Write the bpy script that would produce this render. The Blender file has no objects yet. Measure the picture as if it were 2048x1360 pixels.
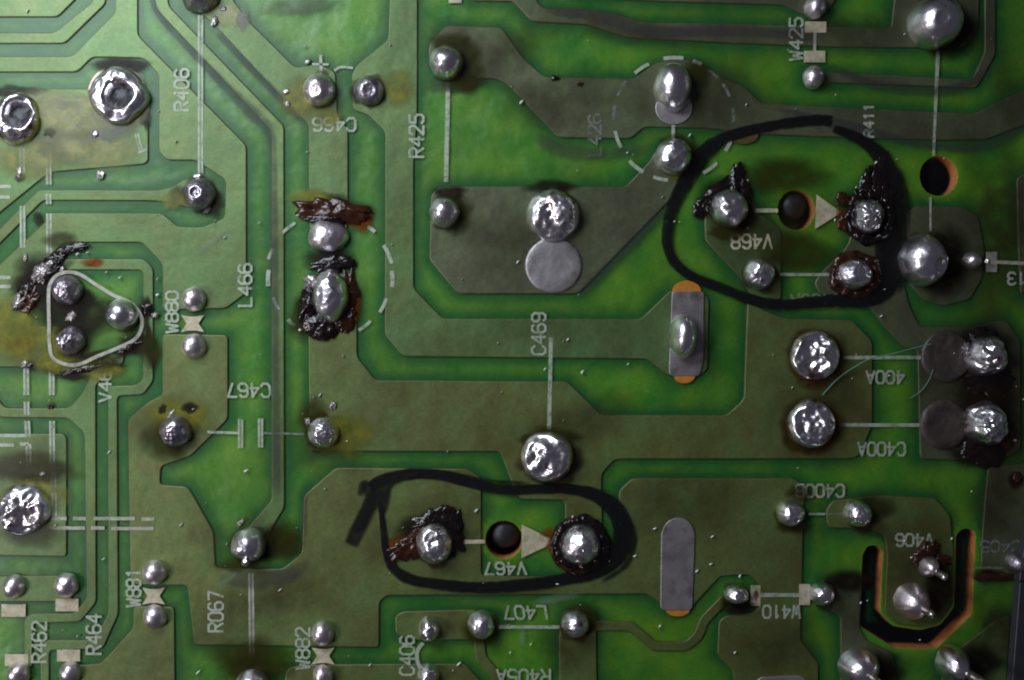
import bpy, bmesh, math, random
from mathutils import Vector, noise, Matrix
R = math.radians
scene = bpy.context.scene
COL = scene.collection
H = 20.0                      # camera height above the board, 1 unit = 5 mm

# ---------------------------------------------------------------- camera
cam = bpy.data.cameras.new('camera'); cam_o = bpy.data.objects.new('camera', cam); COL.objects.link(cam_o)
cam_o.location = (0, 0, H); cam_o.rotation_euler = (0, 0, 0)
cam.sensor_width = 36; cam.lens = 36 * H / 20.48; cam.clip_end = 200; cam.clip_start = 0.1
cam.dof.use_dof = True; cam.dof.focus_distance = H - 0.42; cam.dof.aperture_fstop = 0.023
scene.camera = cam_o
# ---------------------------------------------------------------- world + lamps (window light from the left)
w = bpy.data.worlds.new('World'); scene.world = w; w.use_nodes = True
w.node_tree.nodes['Background'].inputs[0].default_value = (0.82, 0.80, 1.0, 1)
w.node_tree.nodes['Background'].inputs[1].default_value = 0.045
def area(name, loc, sx, sy, power, col, aim=(0, 0, 0)):
    l = bpy.data.lights.new(name, 'AREA'); l.shape = 'RECTANGLE'; l.size = sx; l.size_y = sy
    l.energy = power; l.color = col
    o = bpy.data.objects.new(name, l); COL.objects.link(o); o.location = loc
    o.rotation_euler = (Vector(aim) - Vector(loc)).to_track_quat('-Z', 'Y').to_euler()
    return o
area('window_light', (-27, -8, 19), 8, 7.5, 3000, (1.0, 0.97, 1.0), (-3, 0, 0))
area('sky_window_light', (-14.0, 13.0, 14.0), 13, 11.5, 4050, (0.90, 0.99, 1.08), (-6, 4, 0))
scene.view_settings.view_transform = 'Standard'; scene.view_settings.look = 'None'
scene.view_settings.exposure = 0.16; scene.view_settings.gamma = 1.0
scene.cycles.use_denoising = True
scene.cycles.max_bounces = 8; scene.cycles.transparent_max_bounces = 16

# ---------------------------------------------------------------- helpers
def P(x, y, z=0.0):
    """photo measurement (2048 x 1360 grid, 100 to the unit) to the place at height z"""
    k = (H - z) / H
    return Vector(((x - 1024) / 100 * k, (680 - y) / 100 * k, z))

def nz(x, y, z=0.0, s=1.0, oct=3):
    v = 0; a = 1; t = 0
    for i in range(oct):
        v += a * noise.noise(Vector((x * s, y * s, z * s + i * 7.3))); t += a; a *= 0.5; s *= 2.1
    return v / t

def nodes(name):
    m = bpy.data.materials.new(name); m.use_nodes = True
    nt = m.node_tree; return m, nt, nt.nodes['Principled BSDF']
def noise_tex(nt, scale, detail=4, rough=0.55, coord=None):
    n = nt.nodes.new('ShaderNodeTexNoise'); n.inputs['Scale'].default_value = scale
    n.inputs['Detail'].default_value = detail; n.inputs['Roughness'].default_value = rough
    g = nt.nodes.new('ShaderNodeNewGeometry'); nt.links.new(g.outputs['Position'], n.inputs['Vector'])
    return n
def ramp(nt, src, stops):
    r = nt.nodes.new('ShaderNodeValToRGB'); e = r.color_ramp.elements
    while len(e) < len(stops): e.new(0.5)
    for i, (p, c) in enumerate(stops):
        e[i].position = p; e[i].color = (c[0], c[1], c[2], 1) if not isinstance(c, float) else (c, c, c, 1)
    nt.links.new(src, r.inputs[0]); return r
def bump(nt, bs, src, strength, dist=0.05, prev=None):
    b = nt.nodes.new('ShaderNodeBump'); b.inputs['Strength'].default_value = strength
    b.inputs['Distance'].default_value = dist
    nt.links.new(src, b.inputs['Height'])
    if prev: nt.links.new(prev.outputs[0], b.inputs['Normal'])
    nt.links.new(b.outputs[0], bs.inputs['Normal']); return b
def mix(nt, fac, a, b, mode='MIX'):
    n = nt.nodes.new('ShaderNodeMix'); n.data_type = 'RGBA'; n.blend_type = mode
    for inp, v in ((n.inputs[0], fac), (n.inputs[6], a), (n.inputs[7], b)):
        if hasattr(v, 'links'): nt.links.new(v, inp)
        elif isinstance(v, tuple): inp.default_value = (*v, 1)
        else: inp.default_value = v
    return n.outputs[2]

M = {}
def mask_material(name, c1, c2, c3, rough=0.36, sss=0.0, bumpk=0.12, spec=0.5, metal=0.0):
    m, nt, bs = nodes(name)
    big = noise_tex(nt, 0.22, 3); mid = noise_tex(nt, 1.1, 5, 0.6); fine = noise_tex(nt, 16, 3, 0.7)
    a = ramp(nt, big.outputs[0], [(0.35, c1), (0.65, c2)])
    b = ramp(nt, mid.outputs[0], [(0.34, 0.0), (0.66, 1.0)])
    c = mix(nt, b.outputs[0], a.outputs[0], c3)
    pat = noise_tex(nt, 0.55, 4, 0.6); pr = ramp(nt, pat.outputs[0], [(0.35, (0.92, 0.80, 0.76)), (0.62, (1.22, 1.15, 1.12))])
    c = mix(nt, 1.0, c, pr.outputs[0], 'MULTIPLY')
    f = ramp(nt, fine.outputs[0], [(0.25, 0.72), (0.75, 1.22)])
    c = mix(nt, 0.75, c, f.outputs[0], 'MULTIPLY')
    nt.links.new(c, bs.inputs['Base Color'])
    rr = ramp(nt, mid.outputs[0], [(0.3, rough - 0.05), (0.75, rough + 0.10)])
    nt.links.new(rr.outputs[0], bs.inputs['Roughness'])
    bs.inputs['Specular IOR Level'].default_value = spec
    bs.inputs['Metallic'].default_value = metal
    if metal: bs.inputs['Coat Weight'].default_value = 0.35; bs.inputs['Coat Roughness'].default_value = 0.42
    wav = noise_tex(nt, 1.6, 2, 0.5); peel = noise_tex(nt, 22, 2, 0.6)
    b1 = bump(nt, bs, wav.outputs[0], bumpk, 0.35)
    bump(nt, bs, peel.outputs[0], 0.10, 0.02, b1)
    if sss:
        bs.inputs['Subsurface Weight'].default_value = sss
        bs.inputs['Subsurface Radius'].default_value = (0.55, 0.32, 0.12)
        bs.inputs['Subsurface Scale'].default_value = 1.0
    M[name] = m; return m
mask_material('mask_on_copper', (0.094, 0.160, 0.052), (0.112, 0.166, 0.050), (0.088, 0.170, 0.058), 0.54, 0, 0.10, metal=0.58)
mask_material('mask_on_copper_brown', (0.115, 0.130, 0.082), (0.108, 0.135, 0.074), (0.105, 0.140, 0.066), 0.50, 0, 0.10, metal=0.58)
mask_material('mask_on_copper_olive', (0.122, 0.158, 0.046), (0.138, 0.160, 0.044), (0.105, 0.168, 0.048), 0.50, 0, 0.10, metal=0.50)
mask_material('mask_thin_edge', (0.070, 0.075, 0.022), (0.085, 0.075, 0.025), (0.10, 0.06, 0.02), 0.40, 0, 0.0)
mask_material('mask_on_laminate', (0.060, 0.245, 0.016), (0.030, 0.22, 0.024), (0.098, 0.240, 0.008), 0.42, 0.65, 0.14, spec=0.6)

def plain(name, col, rough=0.5, metal=0.0, spec=0.5, nscale=5, var=0.3, bmp=0.1, bscale=None, bdist=0.03):
    m, nt, bs = nodes(name)
    n = noise_tex(nt, nscale, 4, 0.6)
    f = ramp(nt, n.outputs[0], [(0.25, 1.0 - var), (0.75, 1.0 + var)])
    c = mix(nt, 1.0, col, f.outputs[0], 'MULTIPLY'); nt.links.new(c, bs.inputs['Base Color'])
    bs.inputs['Roughness'].default_value = rough; bs.inputs['Metallic'].default_value = metal
    bs.inputs['Specular IOR Level'].default_value = spec
    if bmp:
        n2 = noise_tex(nt, bscale or nscale * 2, 3, 0.6); bump(nt, bs, n2.outputs[0], bmp, bdist)
    M[name] = m; return m
plain('laminate_core', (0.42, 0.15, 0.045), 0.7, nscale=9, var=0.35, bmp=0.4)
plain('solder_shiny', (0.82, 0.78, 0.84), 0.20, 1.0, nscale=4, var=0.12, bmp=0.20, bscale=4.5, bdist=0.05)
plain('solder_rough', (0.82, 0.78, 0.83), 0.25, 1.0, nscale=6, var=0.3, bmp=0.30, bscale=3.2, bdist=0.06)
def stain(mname, col, lo, hi, scale):
    m = M[mname]; nt = m.node_tree; bs = nt.nodes['Principled BSDF']
    src = bs.inputs['Base Color'].links[0].from_socket
    n = noise_tex(nt, scale, 4, 0.65); rr = ramp(nt, n.outputs[0], [(lo, 1.0), (hi, 0.0)])
    nt.links.new(mix(nt, rr.outputs[0], src, col), bs.inputs['Base Color'])
def glaze(mname, rough, wt, cr):
    bs = M[mname].node_tree.nodes['Principled BSDF']; bs.inputs['Roughness'].default_value = rough
    bs.inputs['Coat Weight'].default_value = wt; bs.inputs['Coat Roughness'].default_value = cr; bs.inputs['Coat IOR'].default_value = 1.9
glaze('solder_shiny', 0.30, 0.6, 0.07); glaze('solder_rough', 0.32, 0.6, 0.10)
stain('solder_rough', (0.22, 0.13, 0.08), 0.34, 0.46, 3.1)
plain('solder_matte', (0.84, 0.74, 0.79), 0.37, 1.0, nscale=6, var=0.22, bmp=0.25, bscale=14)
plain('solder_dull', (0.40, 0.36, 0.41), 0.38, 1.0, nscale=7, var=0.4, bmp=0.6, bscale=12)
plain('tinned_pad', (0.40, 0.37, 0.38), 0.46, 0.75, nscale=2.2, var=0.28, bmp=0.35, bscale=4)
plain('tinned_pad_stained', (0.085, 0.068, 0.062), 0.5, 0.5, nscale=5, var=0.45, bmp=0.4, bscale=5)
stain('tinned_pad', (0.20, 0.17, 0.16), 0.30, 0.48, 1.9); stain('solder_shiny', (0.30, 0.20, 0.14), 0.30, 0.37, 2.3)
plain('tan_tin', (0.45, 0.34, 0.27), 0.45, 0.8, nscale=5, var=0.3, bmp=0.3, bscale=9)
plain('bare_laminate', (0.50, 0.19, 0.02), 0.55, nscale=10, var=0.2)
plain('lead_wire', (0.62, 0.58, 0.56), 0.3, 1.0, nscale=12, var=0.2, bmp=0.2)
plain('burnt_flux', (0.010, 0.006, 0.006), 0.20, 0.0, 0.45, nscale=8, var=0.6, bmp=0.28, bscale=6, bdist=0.08)
plain('red_flux', (0.034, 0.010, 0.005), 0.20, 0.0, 0.45, nscale=6, var=0.7, bmp=0.28, bscale=6, bdist=0.08)
plain('grey_flux', (0.30, 0.27, 0.27), 0.30, 0.6, 0.6, nscale=7, var=0.9, bmp=0.5, bscale=6, bdist=0.08)
plain('black_body', (0.030, 0.030, 0.034), 0.42, 0.0, 0.35, nscale=6, var=0.4, bmp=0.3)
plain('bench_surface', (0.010, 0.010, 0.013), 0.7, nscale=2, var=0.3)
plain('under_sheet', (0.30, 0.30, 0.38), 0.6, nscale=2, var=0.2)
plain('chassis_metal', (0.040, 0.042, 0.050), 0.5, 0.3, nscale=3, var=0.2, bmp=0.1)
plain('speck_white', (0.60, 0.62, 0.58), 0.4, nscale=9, var=0.3)
plain('thread_green', (0.10, 0.26, 0.18), 0.45, nscale=4, var=0.3)

def film(name, col, alpha, rough=0.35, spec=0.5, nscale=3.0, lo=0.3, hi=0.6, keep=0.5, col2=None):
    """thin coat of ink, flux, painted shade or reflection: density rides on the mesh attribute 'a' and on noise"""
    m, nt, bs = nodes(name)
    at = nt.nodes.new('ShaderNodeAttribute'); at.attribute_name = 'a'
    n = noise_tex(nt, nscale, 5, 0.65)
    r = ramp(nt, n.outputs[0], [(lo, keep), (hi, 1.0)])
    mu = nt.nodes.new('ShaderNodeMath'); mu.operation = 'MULTIPLY'
    nt.links.new(at.outputs['Fac'], mu.inputs[0]); nt.links.new(r.outputs[0], mu.inputs[1])
    m2 = nt.nodes.new('ShaderNodeMath'); m2.operation = 'MULTIPLY'; m2.inputs[1].default_value = alpha
    nt.links.new(mu.outputs[0], m2.inputs[0]); nt.links.new(m2.outputs[0], bs.inputs['Alpha'])
    n2 = noise_tex(nt, nscale * 1.7, 3)
    rc = ramp(nt, n2.outputs[0], [(0.35, col), (0.65, col2 or col)]); nt.links.new(rc.outputs[0], bs.inputs['Base Color'])
    bs.inputs['Roughness'].default_value = rough; bs.inputs['Specular IOR Level'].default_value = spec
    M[name] = m; return m
film('marker_ink', (0.006, 0.006, 0.007), 0.97, 0.30, 0.45, 6, lo=0.35, hi=0.5, keep=0.80)
film('marker_ink_dry', (0.008, 0.008, 0.007), 0.92, 0.4, 0.3, 5, lo=0.4, hi=0.6, keep=0.7)
film('amber_flux', (0.22, 0.21, 0.018), 0.78, 0.3, 0.5, 3, keep=0.3, col2=(0.13, 0.14, 0.018))
film('rim_flux', (0.055, 0.022, 0.006), 0.85, 0.2, 0.5, 4, keep=0.35, col2=(0.02, 0.012, 0.004))
film('olive_flux', (0.030, 0.030, 0.003), 0.80, 0.25, 0.5, 3, keep=0.5)
film('orange_flux', (0.22, 0.055, 0.004), 0.90, 0.2, 0.5, 4, keep=0.5, col2=(0.10, 0.018, 0.003))
film('dark_flux', (0.012, 0.008, 0.004), 0.92, 0.42, 0.15, 3.5, keep=0.55)
film('painted_reflection', (0.050, 0.040, 0.050), 0.44, 0.55, 0.3, 2.2, keep=0.45)  # dark film that puts blurred reflections into the surface colour
film('copper_edge_shade', (0.010, 0.105, 0.030), 0.80, 0.38, 0.5, 1.2, lo=0.3, hi=0.6, keep=0.55)  # green film that paints the shade beside the copper
film('pale_haze', (0.20, 0.30, 0.22), 0.45, 0.5, 0.4, 3, keep=0.3)
film('silkscreen', (0.42, 0.47, 0.37), 0.88, 0.5, 0.4, 9, lo=0.32, hi=0.55, keep=0.40)
film('silkscreen_faint', (0.26, 0.27, 0.26), 0.62, 0.5, 0.4, 8, lo=0.35, hi=0.6, keep=0.15)
film('silkscreen_cream', (0.55, 0.50, 0.36), 1.0, 0.5, 0.4, 6, lo=0.36, hi=0.50, keep=0.72, col2=(0.42, 0.37, 0.25))
film('brown_haze_and_falloff', (0.045, 0.034, 0.012), 0.55, 0.4, 0.4, 1.3, lo=0.32, hi=0.66, keep=0.15, col2=(0.030, 0.030, 0.010))
film('silkscreen_old', (0.36, 0.33, 0.27), 0.95, 0.45, 0.5, 5, lo=0.35, hi=0.55, keep=0.55, col2=(0.42, 0.44, 0.36))

root = bpy.data.objects.new('circuit_board', None); COL.objects.link(root)
root['label'] = 'green printed circuit board, solder side up, with scorched joints and two black marker rings'
root['category'] = 'circuit board'

def link(name, me, mats, parent=root, label=None, smooth=True):
    o = bpy.data.objects.new(name, me); COL.objects.link(o)
    for m in (mats if isinstance(mats, (list, tuple)) else [mats]): me.materials.append(M[m])
    if smooth:
        for p in me.polygons: p.use_smooth = True
    if parent: o.parent = parent
    if label: o['label'] = label
    return o
def mesh(name, vs, fs, att=None):
    me = bpy.data.meshes.new(name); me.from_pydata([tuple(v) for v in vs], [], fs); me.update()
    if att is not None:
        a = me.attributes.new('a', 'FLOAT', 'POINT'); a.data.foreach_set('value', att)
    return me

def fillet(pts, r, n=3):
    out = []; k = len(pts)
    for i in range(k):
        a, b, c = Vector(pts[i - 1]), Vector(pts[i]), Vector(pts[(i + 1) % k])
        u, v = a - b, c - b
        d = min(r, u.length * 0.45, v.length * 0.45)
        p, q = b + u.normalized() * d, b + v.normalized() * d
        for j in range(n + 1):
            t = j / n; out.append(tuple((1 - t) ** 2 * p + 2 * t * (1 - t) * b + t * t * q))
    return out
def plate(name, loops, z0, z1, bev, mats, parent=root, label=None, rnd=7, side=None):
    """flat sheet with outline loops (first = rim, others = openings) in photo measures"""
    cu = bpy.data.curves.new(name, 'CURVE'); cu.dimensions = '2D'; cu.fill_mode = 'BOTH'
    for lp in loops:
        pts = fillet(lp, rnd) if rnd else lp
        sp = cu.splines.new('POLY'); sp.points.add(len(pts) - 1)
        for i, p in enumerate(pts):
            v = P(*p); sp.points[i].co = (v.x, v.y, 0, 1)
        sp.use_cyclic_u = True
    cu.bevel_depth = bev; cu.bevel_resolution = 2; cu.offset = -bev
    cu.extrude = (z1 - z0) / 2 - bev
    tmp = bpy.data.objects.new('tmp', cu); COL.objects.link(tmp)
    dg = bpy.context.evaluated_depsgraph_get()
    me = bpy.data.meshes.new_from_object(tmp.evaluated_get(dg)); bpy.data.objects.remove(tmp)
    me.materials.clear(); me.transform(Matrix.Translation((0, 0, (z0 + z1) / 2)))
    o = link(name, me, mats, parent, label, smooth=False)
    thr = side if side else 0.9
    for p in me.polygons:
        p.material_index = 1 if (len(me.materials) > 1 and abs(p.normal.z) < thr) else 0
    return o

def spline(pts, per=8, closed=False):
    out = []; n = len(pts)
    rng = range(n if closed else n - 1)
    for i in rng:
        g = lambda k: Vector(pts[k % n]) if closed else Vector(pts[max(0, min(n - 1, k))])
        p0, p1, p2, p3 = g(i - 1), g(i), g(i + 1), g(i + 2)
        for j in range(per):
            t = j / per
            out.append(0.5 * ((2 * p1) + (p2 - p0) * t + (2 * p0 - 5 * p1 + 4 * p2 - p3) * t * t + (3 * p1 - p0 - 3 * p2 + p3) * t ** 3))
    out.append(Vector(pts[0]) if closed else Vector(pts[-1]))
    return out
def ribbon_data(pts, z, edge=0.3, fade=0.0, jit=0.0, seed=0, dz=0.0, heights=None):
    """pts: (x, y, width). Returns verts, faces, alpha."""
    vs, fs, al = [], [], []
    n = len(pts)
    L = [0]
    for i in range(1, n): L.append(L[-1] + (pts[i].xy - pts[i - 1].xy).length)
    tot = L[-1] or 1
    prof = [(-1, 0), (-1 + edge, 1), (0, 1), (1 - edge, 1), (1, 0)] if edge > 0 else [(-1, 1), (0, 1), (1, 1)]
    m = len(prof)
    for i, p in enumerate(pts):
        a, b = pts[max(0, i - 1)].xy, pts[min(n - 1, i + 1)].xy
        t = (b - a).normalized() if (b - a).length > 1e-6 else Vector((1, 0))
        nr = Vector((-t.y, t.x)); w_ = p.z / 2
        if jit: w_ *= 1 + jit * nz(L[i] * 0.05, seed, 0, 1.0, 3) * 2
        ef = 1.0
        if fade: ef = min(1, L[i] / fade, (tot - L[i]) / fade)
        for k, (o_, a_) in enumerate(prof):
            q = p.xy + nr * o_ * w_
            zz = z + dz * i / n
            if heights: zz += heights(q.x, q.y, o_)
            vs.append(P(q.x, q.y, zz)); al.append(a_ * ef)
        if i:
            for k in range(m - 1):
                s = (i - 1) * m + k; fs.append((s, s + m, s + m + 1, s + 1))
    return vs, fs, al
def ribbon(name, pts, mat, z=0.05, edge=0.3, fade=0, jit=0, smooth=True, seed=0, dz=0, parent=root, label=None, width=None, heights=None, per=8):
    pts = [Vector((p[0], p[1], p[2] if len(p) > 2 else width)) for p in pts]
    if smooth: pts = spline(pts, per)
    v, f, a = ribbon_data(pts, z, edge, fade, jit, seed, dz, heights)
    return link(name, mesh(name, v, f, a), mat, parent, label)
def blob(name, cx, cy, rx, ry, mat, z=0.055, rot=0, wob=0.2, soft=0.5, seed=0, parent=root, label=None):
    vs, fs, al = [P(cx, cy, z)], [], [1.0]; NS, NR = 48, 8
    for r_ in range(1, NR + 1):
        t = r_ / NR
        for s in range(NS):
            th = 2 * math.pi * s / NS
            k = 1 + wob * nz(math.cos(th) * 1.3 + seed * 3.1, math.sin(th) * 1.3, seed * 1.7, 1, 3) * 2
            x, y = math.cos(th) * rx * t * k, math.sin(th) * ry * t * k
            c, sn = math.cos(R(rot)), math.sin(R(rot))
            vs.append(P(cx + x * c - y * sn, cy + x * sn + y * c, z))
            al.append(1.0 if t < 1 - soft else max(0, (1 - t) / soft))
    for s in range(NS): fs.append((0, 1 + s, 1 + (s + 1) % NS))
    for r_ in range(NR - 1):
        for s in range(NS):
            a = 1 + r_ * NS; fs.append((a + s, a + NS + s, a + NS + (s + 1) % NS, a + (s + 1) % NS))
    return link(name, mesh(name, vs, fs, al), mat, parent, label)

# ---------------------------------------------------------------- the setting under the board
def box(name, x0, x1, y0, y1, z0, z1, mat, parent=None, bev=0.0):
    bm = bmesh.new(); bmesh.ops.create_cube(bm, size=1)
    for v in bm.verts: v.co = Vector(((x0 + x1) / 2 + v.co.x * (x1 - x0), (y0 + y1) / 2 + v.co.y * (y1 - y0), (z0 + z1) / 2 + v.co.z * (z1 - z0)))
    if bev: bmesh.ops.bevel(bm, geom=bm.edges[:], offset=bev, segments=3, affect='EDGES', profile=0.5)
    me = bpy.data.meshes.new(name); bm.to_mesh(me); bm.free()
    return link(name, me, mat, parent)
b = box('workbench', -40, 40, -40, 40, -5.2, -5.0, 'bench_surface'); b['kind'] = 'structure'
o = box('metal_sheet', 9.25, 13.5, -1.5, 6.6, -2.1, -2.0, 'under_sheet')
o['label'] = 'dark grey sheet seen through the round hole near the upper right corner'; o['category'] = 'sheet'

# ---------------------------------------------------------------- laminate with its openings
def circ(cx, cy, rx, ry=None, n=40, j=0.0): return [(cx + rx * math.cos(2 * math.pi * i / n) * (1 + j * nz(i * 1.7, cx)), cy + (ry or rx) * math.sin(2 * math.pi * i / n) * (1 + j * nz(i * 1.7, cx))) for i in range(n)]
HOLES = [circ(1877, 352, 38, 40, 60, 0.05), circ(1592, 420, 37, 40, 60, 0.06), circ(1008, 1079, 37, 38, 60, 0.06)]
SLOT = fillet([(1725, 1110), (1735, 1092), (1752, 1090), (1766, 1102), (1760, 1225), (1785, 1252), (1840, 1260), (1880, 1250), (1908, 1215),
        (1912, 1070), (1925, 1057), (1945, 1058), (1951, 1070), (1944, 1228), (1872, 1297), (1788, 1296), (1719, 1252)], 6)
plate('laminate', [[(-60, -60), (2108, -60), (2108, 1420), (-60, 1420)]] + HOLES + [SLOT], -0.34, 0.0, 0.002,
      ['mask_on_laminate', 'laminate_core'], rnd=0)

# ---------------------------------------------------------------- copper
T = {
 'a': [(-40,-40),(190,-40),(152,0),(117,35),(-40,35)],
 'b': [(-40,65),(110,66),(186,5),(191,-40),(214,-40),(213,8),(131,88),(-40,88)],
 'c': [(-40,113),(145,113),(231,27),(233,-40),(277,-40),(277,71),(494,291),(494,586),(453,617),(326,620),(326,528),(286,485),(130,485),(57,557),(57,653),(120,653),(165,662),(170,700),(150,734),(-40,734),(-40,565),(0,530),(88,447),(98,426),(326,427),(357,454),(406,455),(450,437),(452,360),(392,321),(335,321),(318,304),(318,150),(288,117),(186,115),(156,145),(-40,145)],
 'd': [(-40,498),(0,458),(79,380),(318,381),(345,375),(372,358),(400,355),(425,375),(425,400),(400,420),(372,414),(335,404),(300,402),(88,401),(0,489),(-40,529)],
 'e': [(-40,178),(298,178),(298,322),(290,329),(101,345),(0,427),(-40,467)],
 'f': [(128,518),(290,518),(308,537),(308,762),(288,789),(236,792),(238,1228),(207,1297),(100,1300),(100,1400),(82,1400),(82,1290),(95,1279),(190,1279),(218,1225),(217,790),(215,772),(275,770),(287,757),(287,540),(128,540)],
 'g': [(-40,770),(0,801),(11,816),(138,816),(163,790),(185,748),(222,704),(248,704),(250,722),(230,746),(193,768),(194,1204),(162,1243),(68,1246),(66,1335),(50,1335),(50,1238),(62,1226),(148,1226),(175,1196),(170,866),(138,836),(5,835),(-40,800)],
 'h': [(-40,867),(128,867),(135,875),(135,1113),(-40,1110)],
 'i': [(-40,1152),(120,1150),(150,1155),(158,1175),(140,1203),(-40,1203)],
 'j': [(326,668),(457,670),(457,838),(382,912),(323,932),(321,969),(377,973),(392,998),(428,1062),(432,1135),(566,1137),(605,1105),(608,991),(672,935),(936,937),(963,955),(963,1150),(1165,1155),(1225,1115),(1240,1040),(1237,981),(1264,956),(1588,956),(1608,972),(1600,1280),(1636,1325),(1636,1400),(1475,1400),(1463,1338),(1434,1310),(1437,1240),(1458,1228),(1505,1226),(1521,1208),(1521,1172),(1500,1149),(1441,1150),(1385,1212),(1340,1225),(1325,1210),(1294,1187),(775,1190),(759,1203),(759,1294),(389,1289),(376,1170),(262,1169),(257,838),(298,803),(326,790)],
 'k': [(617,640),(628,565),(690,558),(715,600),(715,714),(752,760),(1135,763),(1203,830),(1453,830),(1487,798),(1494,600),(1530,622),(1571,637),(1703,640),(1744,682),(1744,850),(1718,912),(1700,917),(1230,918),(1203,948),(1205,1060),(1195,1110),(1170,1132),(1130,1132),(1130,1000),(1040,998),(1027,975),(1000,903),(620,902)],
 'l': [(268,1211),(350,1213),(352,1400),(120,1400),(120,1340),(150,1330),(203,1326),(268,1255)],
 'm': [(360,-40),(455,-40),(467,0),(496,40),(591,135),(640,128),(672,145),(676,232),(697,258),(697,440),(690,500),(625,500),(618,440),(618,250),(556,188),(450,73),(405,28),(370,20)],
 'n': [(306,-40),(333,-40),(339,13),(569,252),(570,1015),(548,1050),(530,1095),(500,1125),(470,1110),(470,1080),(500,1050),(544,1000),(543,262),(313,20)],
 'o': [(781,-40),(836,-40),(835,240),(828,330),(828,577),(886,637),(1281,638),(1341,580),(1405,580),(1418,600),(1415,740),(1398,752),(1337,752),(1294,718),(806,713),(770,670),(771,264),(737,231),(706,220),(704,150),(712,133),(777,80)],
 'p': [(858,90),(893,51),(1003,55),(1045,115),(1089,154),(1268,158),(1311,127),(1345,118),(1390,120),(1449,158),(1489,174),(1522,207),(1640,214),(1948,228),(2016,195),(2090,165),(2090,235),(1970,280),(1875,281),(1640,274),(1500,268),(1412,257),(1289,254),(1261,278),(1116,276),(1016,170),(990,158),(920,159),(870,155),(858,130)],
 'q': [(862,390),(880,373),(1250,374),(1300,322),(1320,285),(1375,285),(1395,330),(1355,385),(1291,450),(1162,583),(1150,588),(916,588),(859,520)],
 'r': [(940,-40),(1065,-40),(1072,0),(1085,17),(1171,20),(1240,31),(1282,45),(1482,48),(1654,54),(1781,58),(1792,-40),(1960,-40),(1955,60),(1925,98),(1852,97),(1640,94),(1435,86),(1256,76),(1171,50),(1063,44),(1027,4),(940,3)],
 's': [(1150,-40),(1690,-40),(1665,10),(1640,35),(1615,35),(1567,11),(1330,4),(1150,-4)],
 't': [(1608,140),(1632,128),(1655,145),(1943,160),(1968,106),(1968,-40),(1990,-40),(1990,110),(1952,177),(1655,166),(1630,178),(1608,165)],
 'u': [(1408,440),(1415,395),(1450,370),(1500,380),(1515,425),(1548,446),(1562,462),(1562,600),(1505,600),(1485,562),(1410,482)],
 'v': [(1695,400),(1740,375),(1790,400),(1805,560),(1818,612),(1838,653),(1930,655),(2010,640),(2040,680),(2040,900),(1990,925),(1839,917),(1834,700),(1810,697),(1770,656),(1736,612),(1720,590),(1640,590),(1627,566),(1640,547),(1690,497),(1700,478)],
 'w': [(1812,425),(1832,412),(1925,414),(1955,432),(1968,500),(1962,560),(1938,600),(1885,612),(1845,600),(1815,565)],
 'x': [(2032,355),(2090,330),(2090,560),(2040,590),(2035,500)],
 'y': [(1650,1020),(1665,1000),(1757,990),(1870,996),(1900,1030),(1906,1100),(1902,1205),(1878,1243),(1840,1253),(1790,1246),(1768,1222),(1773,1105),(1768,1070),(1740,1057),(1655,1055)],
 'z': [(1975,935),(2060,925),(2060,1150),(1960,1150),(1963,1070),(1968,1000)],
 'aa': [(1640,1160),(1690,1158),(1718,1148),(1718,1255),(1735,1282),(1785,1305),(1800,1400),(1680,1400),(1680,1230),(1650,1215)],
 'bb': [(1880,1400),(1885,1320),(1925,1290),(1990,1240),(2020,1230),(2010,1400)],
 'cc': [(1125,1222),(1165,1215),(1192,1225),(1195,1400),(1118,1400),(1118,1270)],
 'dd': [(790,1232),(805,1222),(940,1218),(990,1225),(998,1250),(990,1278),(830,1280),(792,1270)],
 'ee': [(560,1400),(575,1335),(610,1328),(930,1326),(965,1365),(975,1400)],
}
for k, pts in T.items():
    plate('copper_trace', [pts], -0.02, 0.036, 0.022, ['mask_on_copper_brown' if k in ('p', 'q', 'r', 's', 'v', 'w', 'x', 'z', 'aa', 't') else 'mask_on_copper_olive' if k in ('k', 'l', 'y', 'cc', 'dd', 'ee', 'j') else 'mask_on_copper', 'mask_thin_edge'], rnd=9, side=0.93)
def path_plate(pts, w_):
    c = [Vector((a, b)) for a, b in pts]; l, r_ = [], []
    for i, p in enumerate(c):
        t = (c[min(len(c) - 1, i + 1)] - c[max(0, i - 1)]).normalized(); n_ = Vector((-t.y, t.x))
        l.append(tuple(p + n_ * w_ / 2)); r_.append(tuple(p - n_ * w_ / 2))
    plate('copper_trace', [l + r_[::-1]], -0.02, 0.035, 0.022, ['mask_on_copper_olive', 'mask_thin_edge'], rnd=9, side=0.93)
path_plate([(1185, 1251), (1262, 1252), (1308, 1292), (1372, 1292), (1396, 1272), (1408, 1240), (1450, 1197), (1490, 1188)], 20)
path_plate([(958, 1272), (962, 1315), (1000, 1360), (1010, 1400)], 22)

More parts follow.
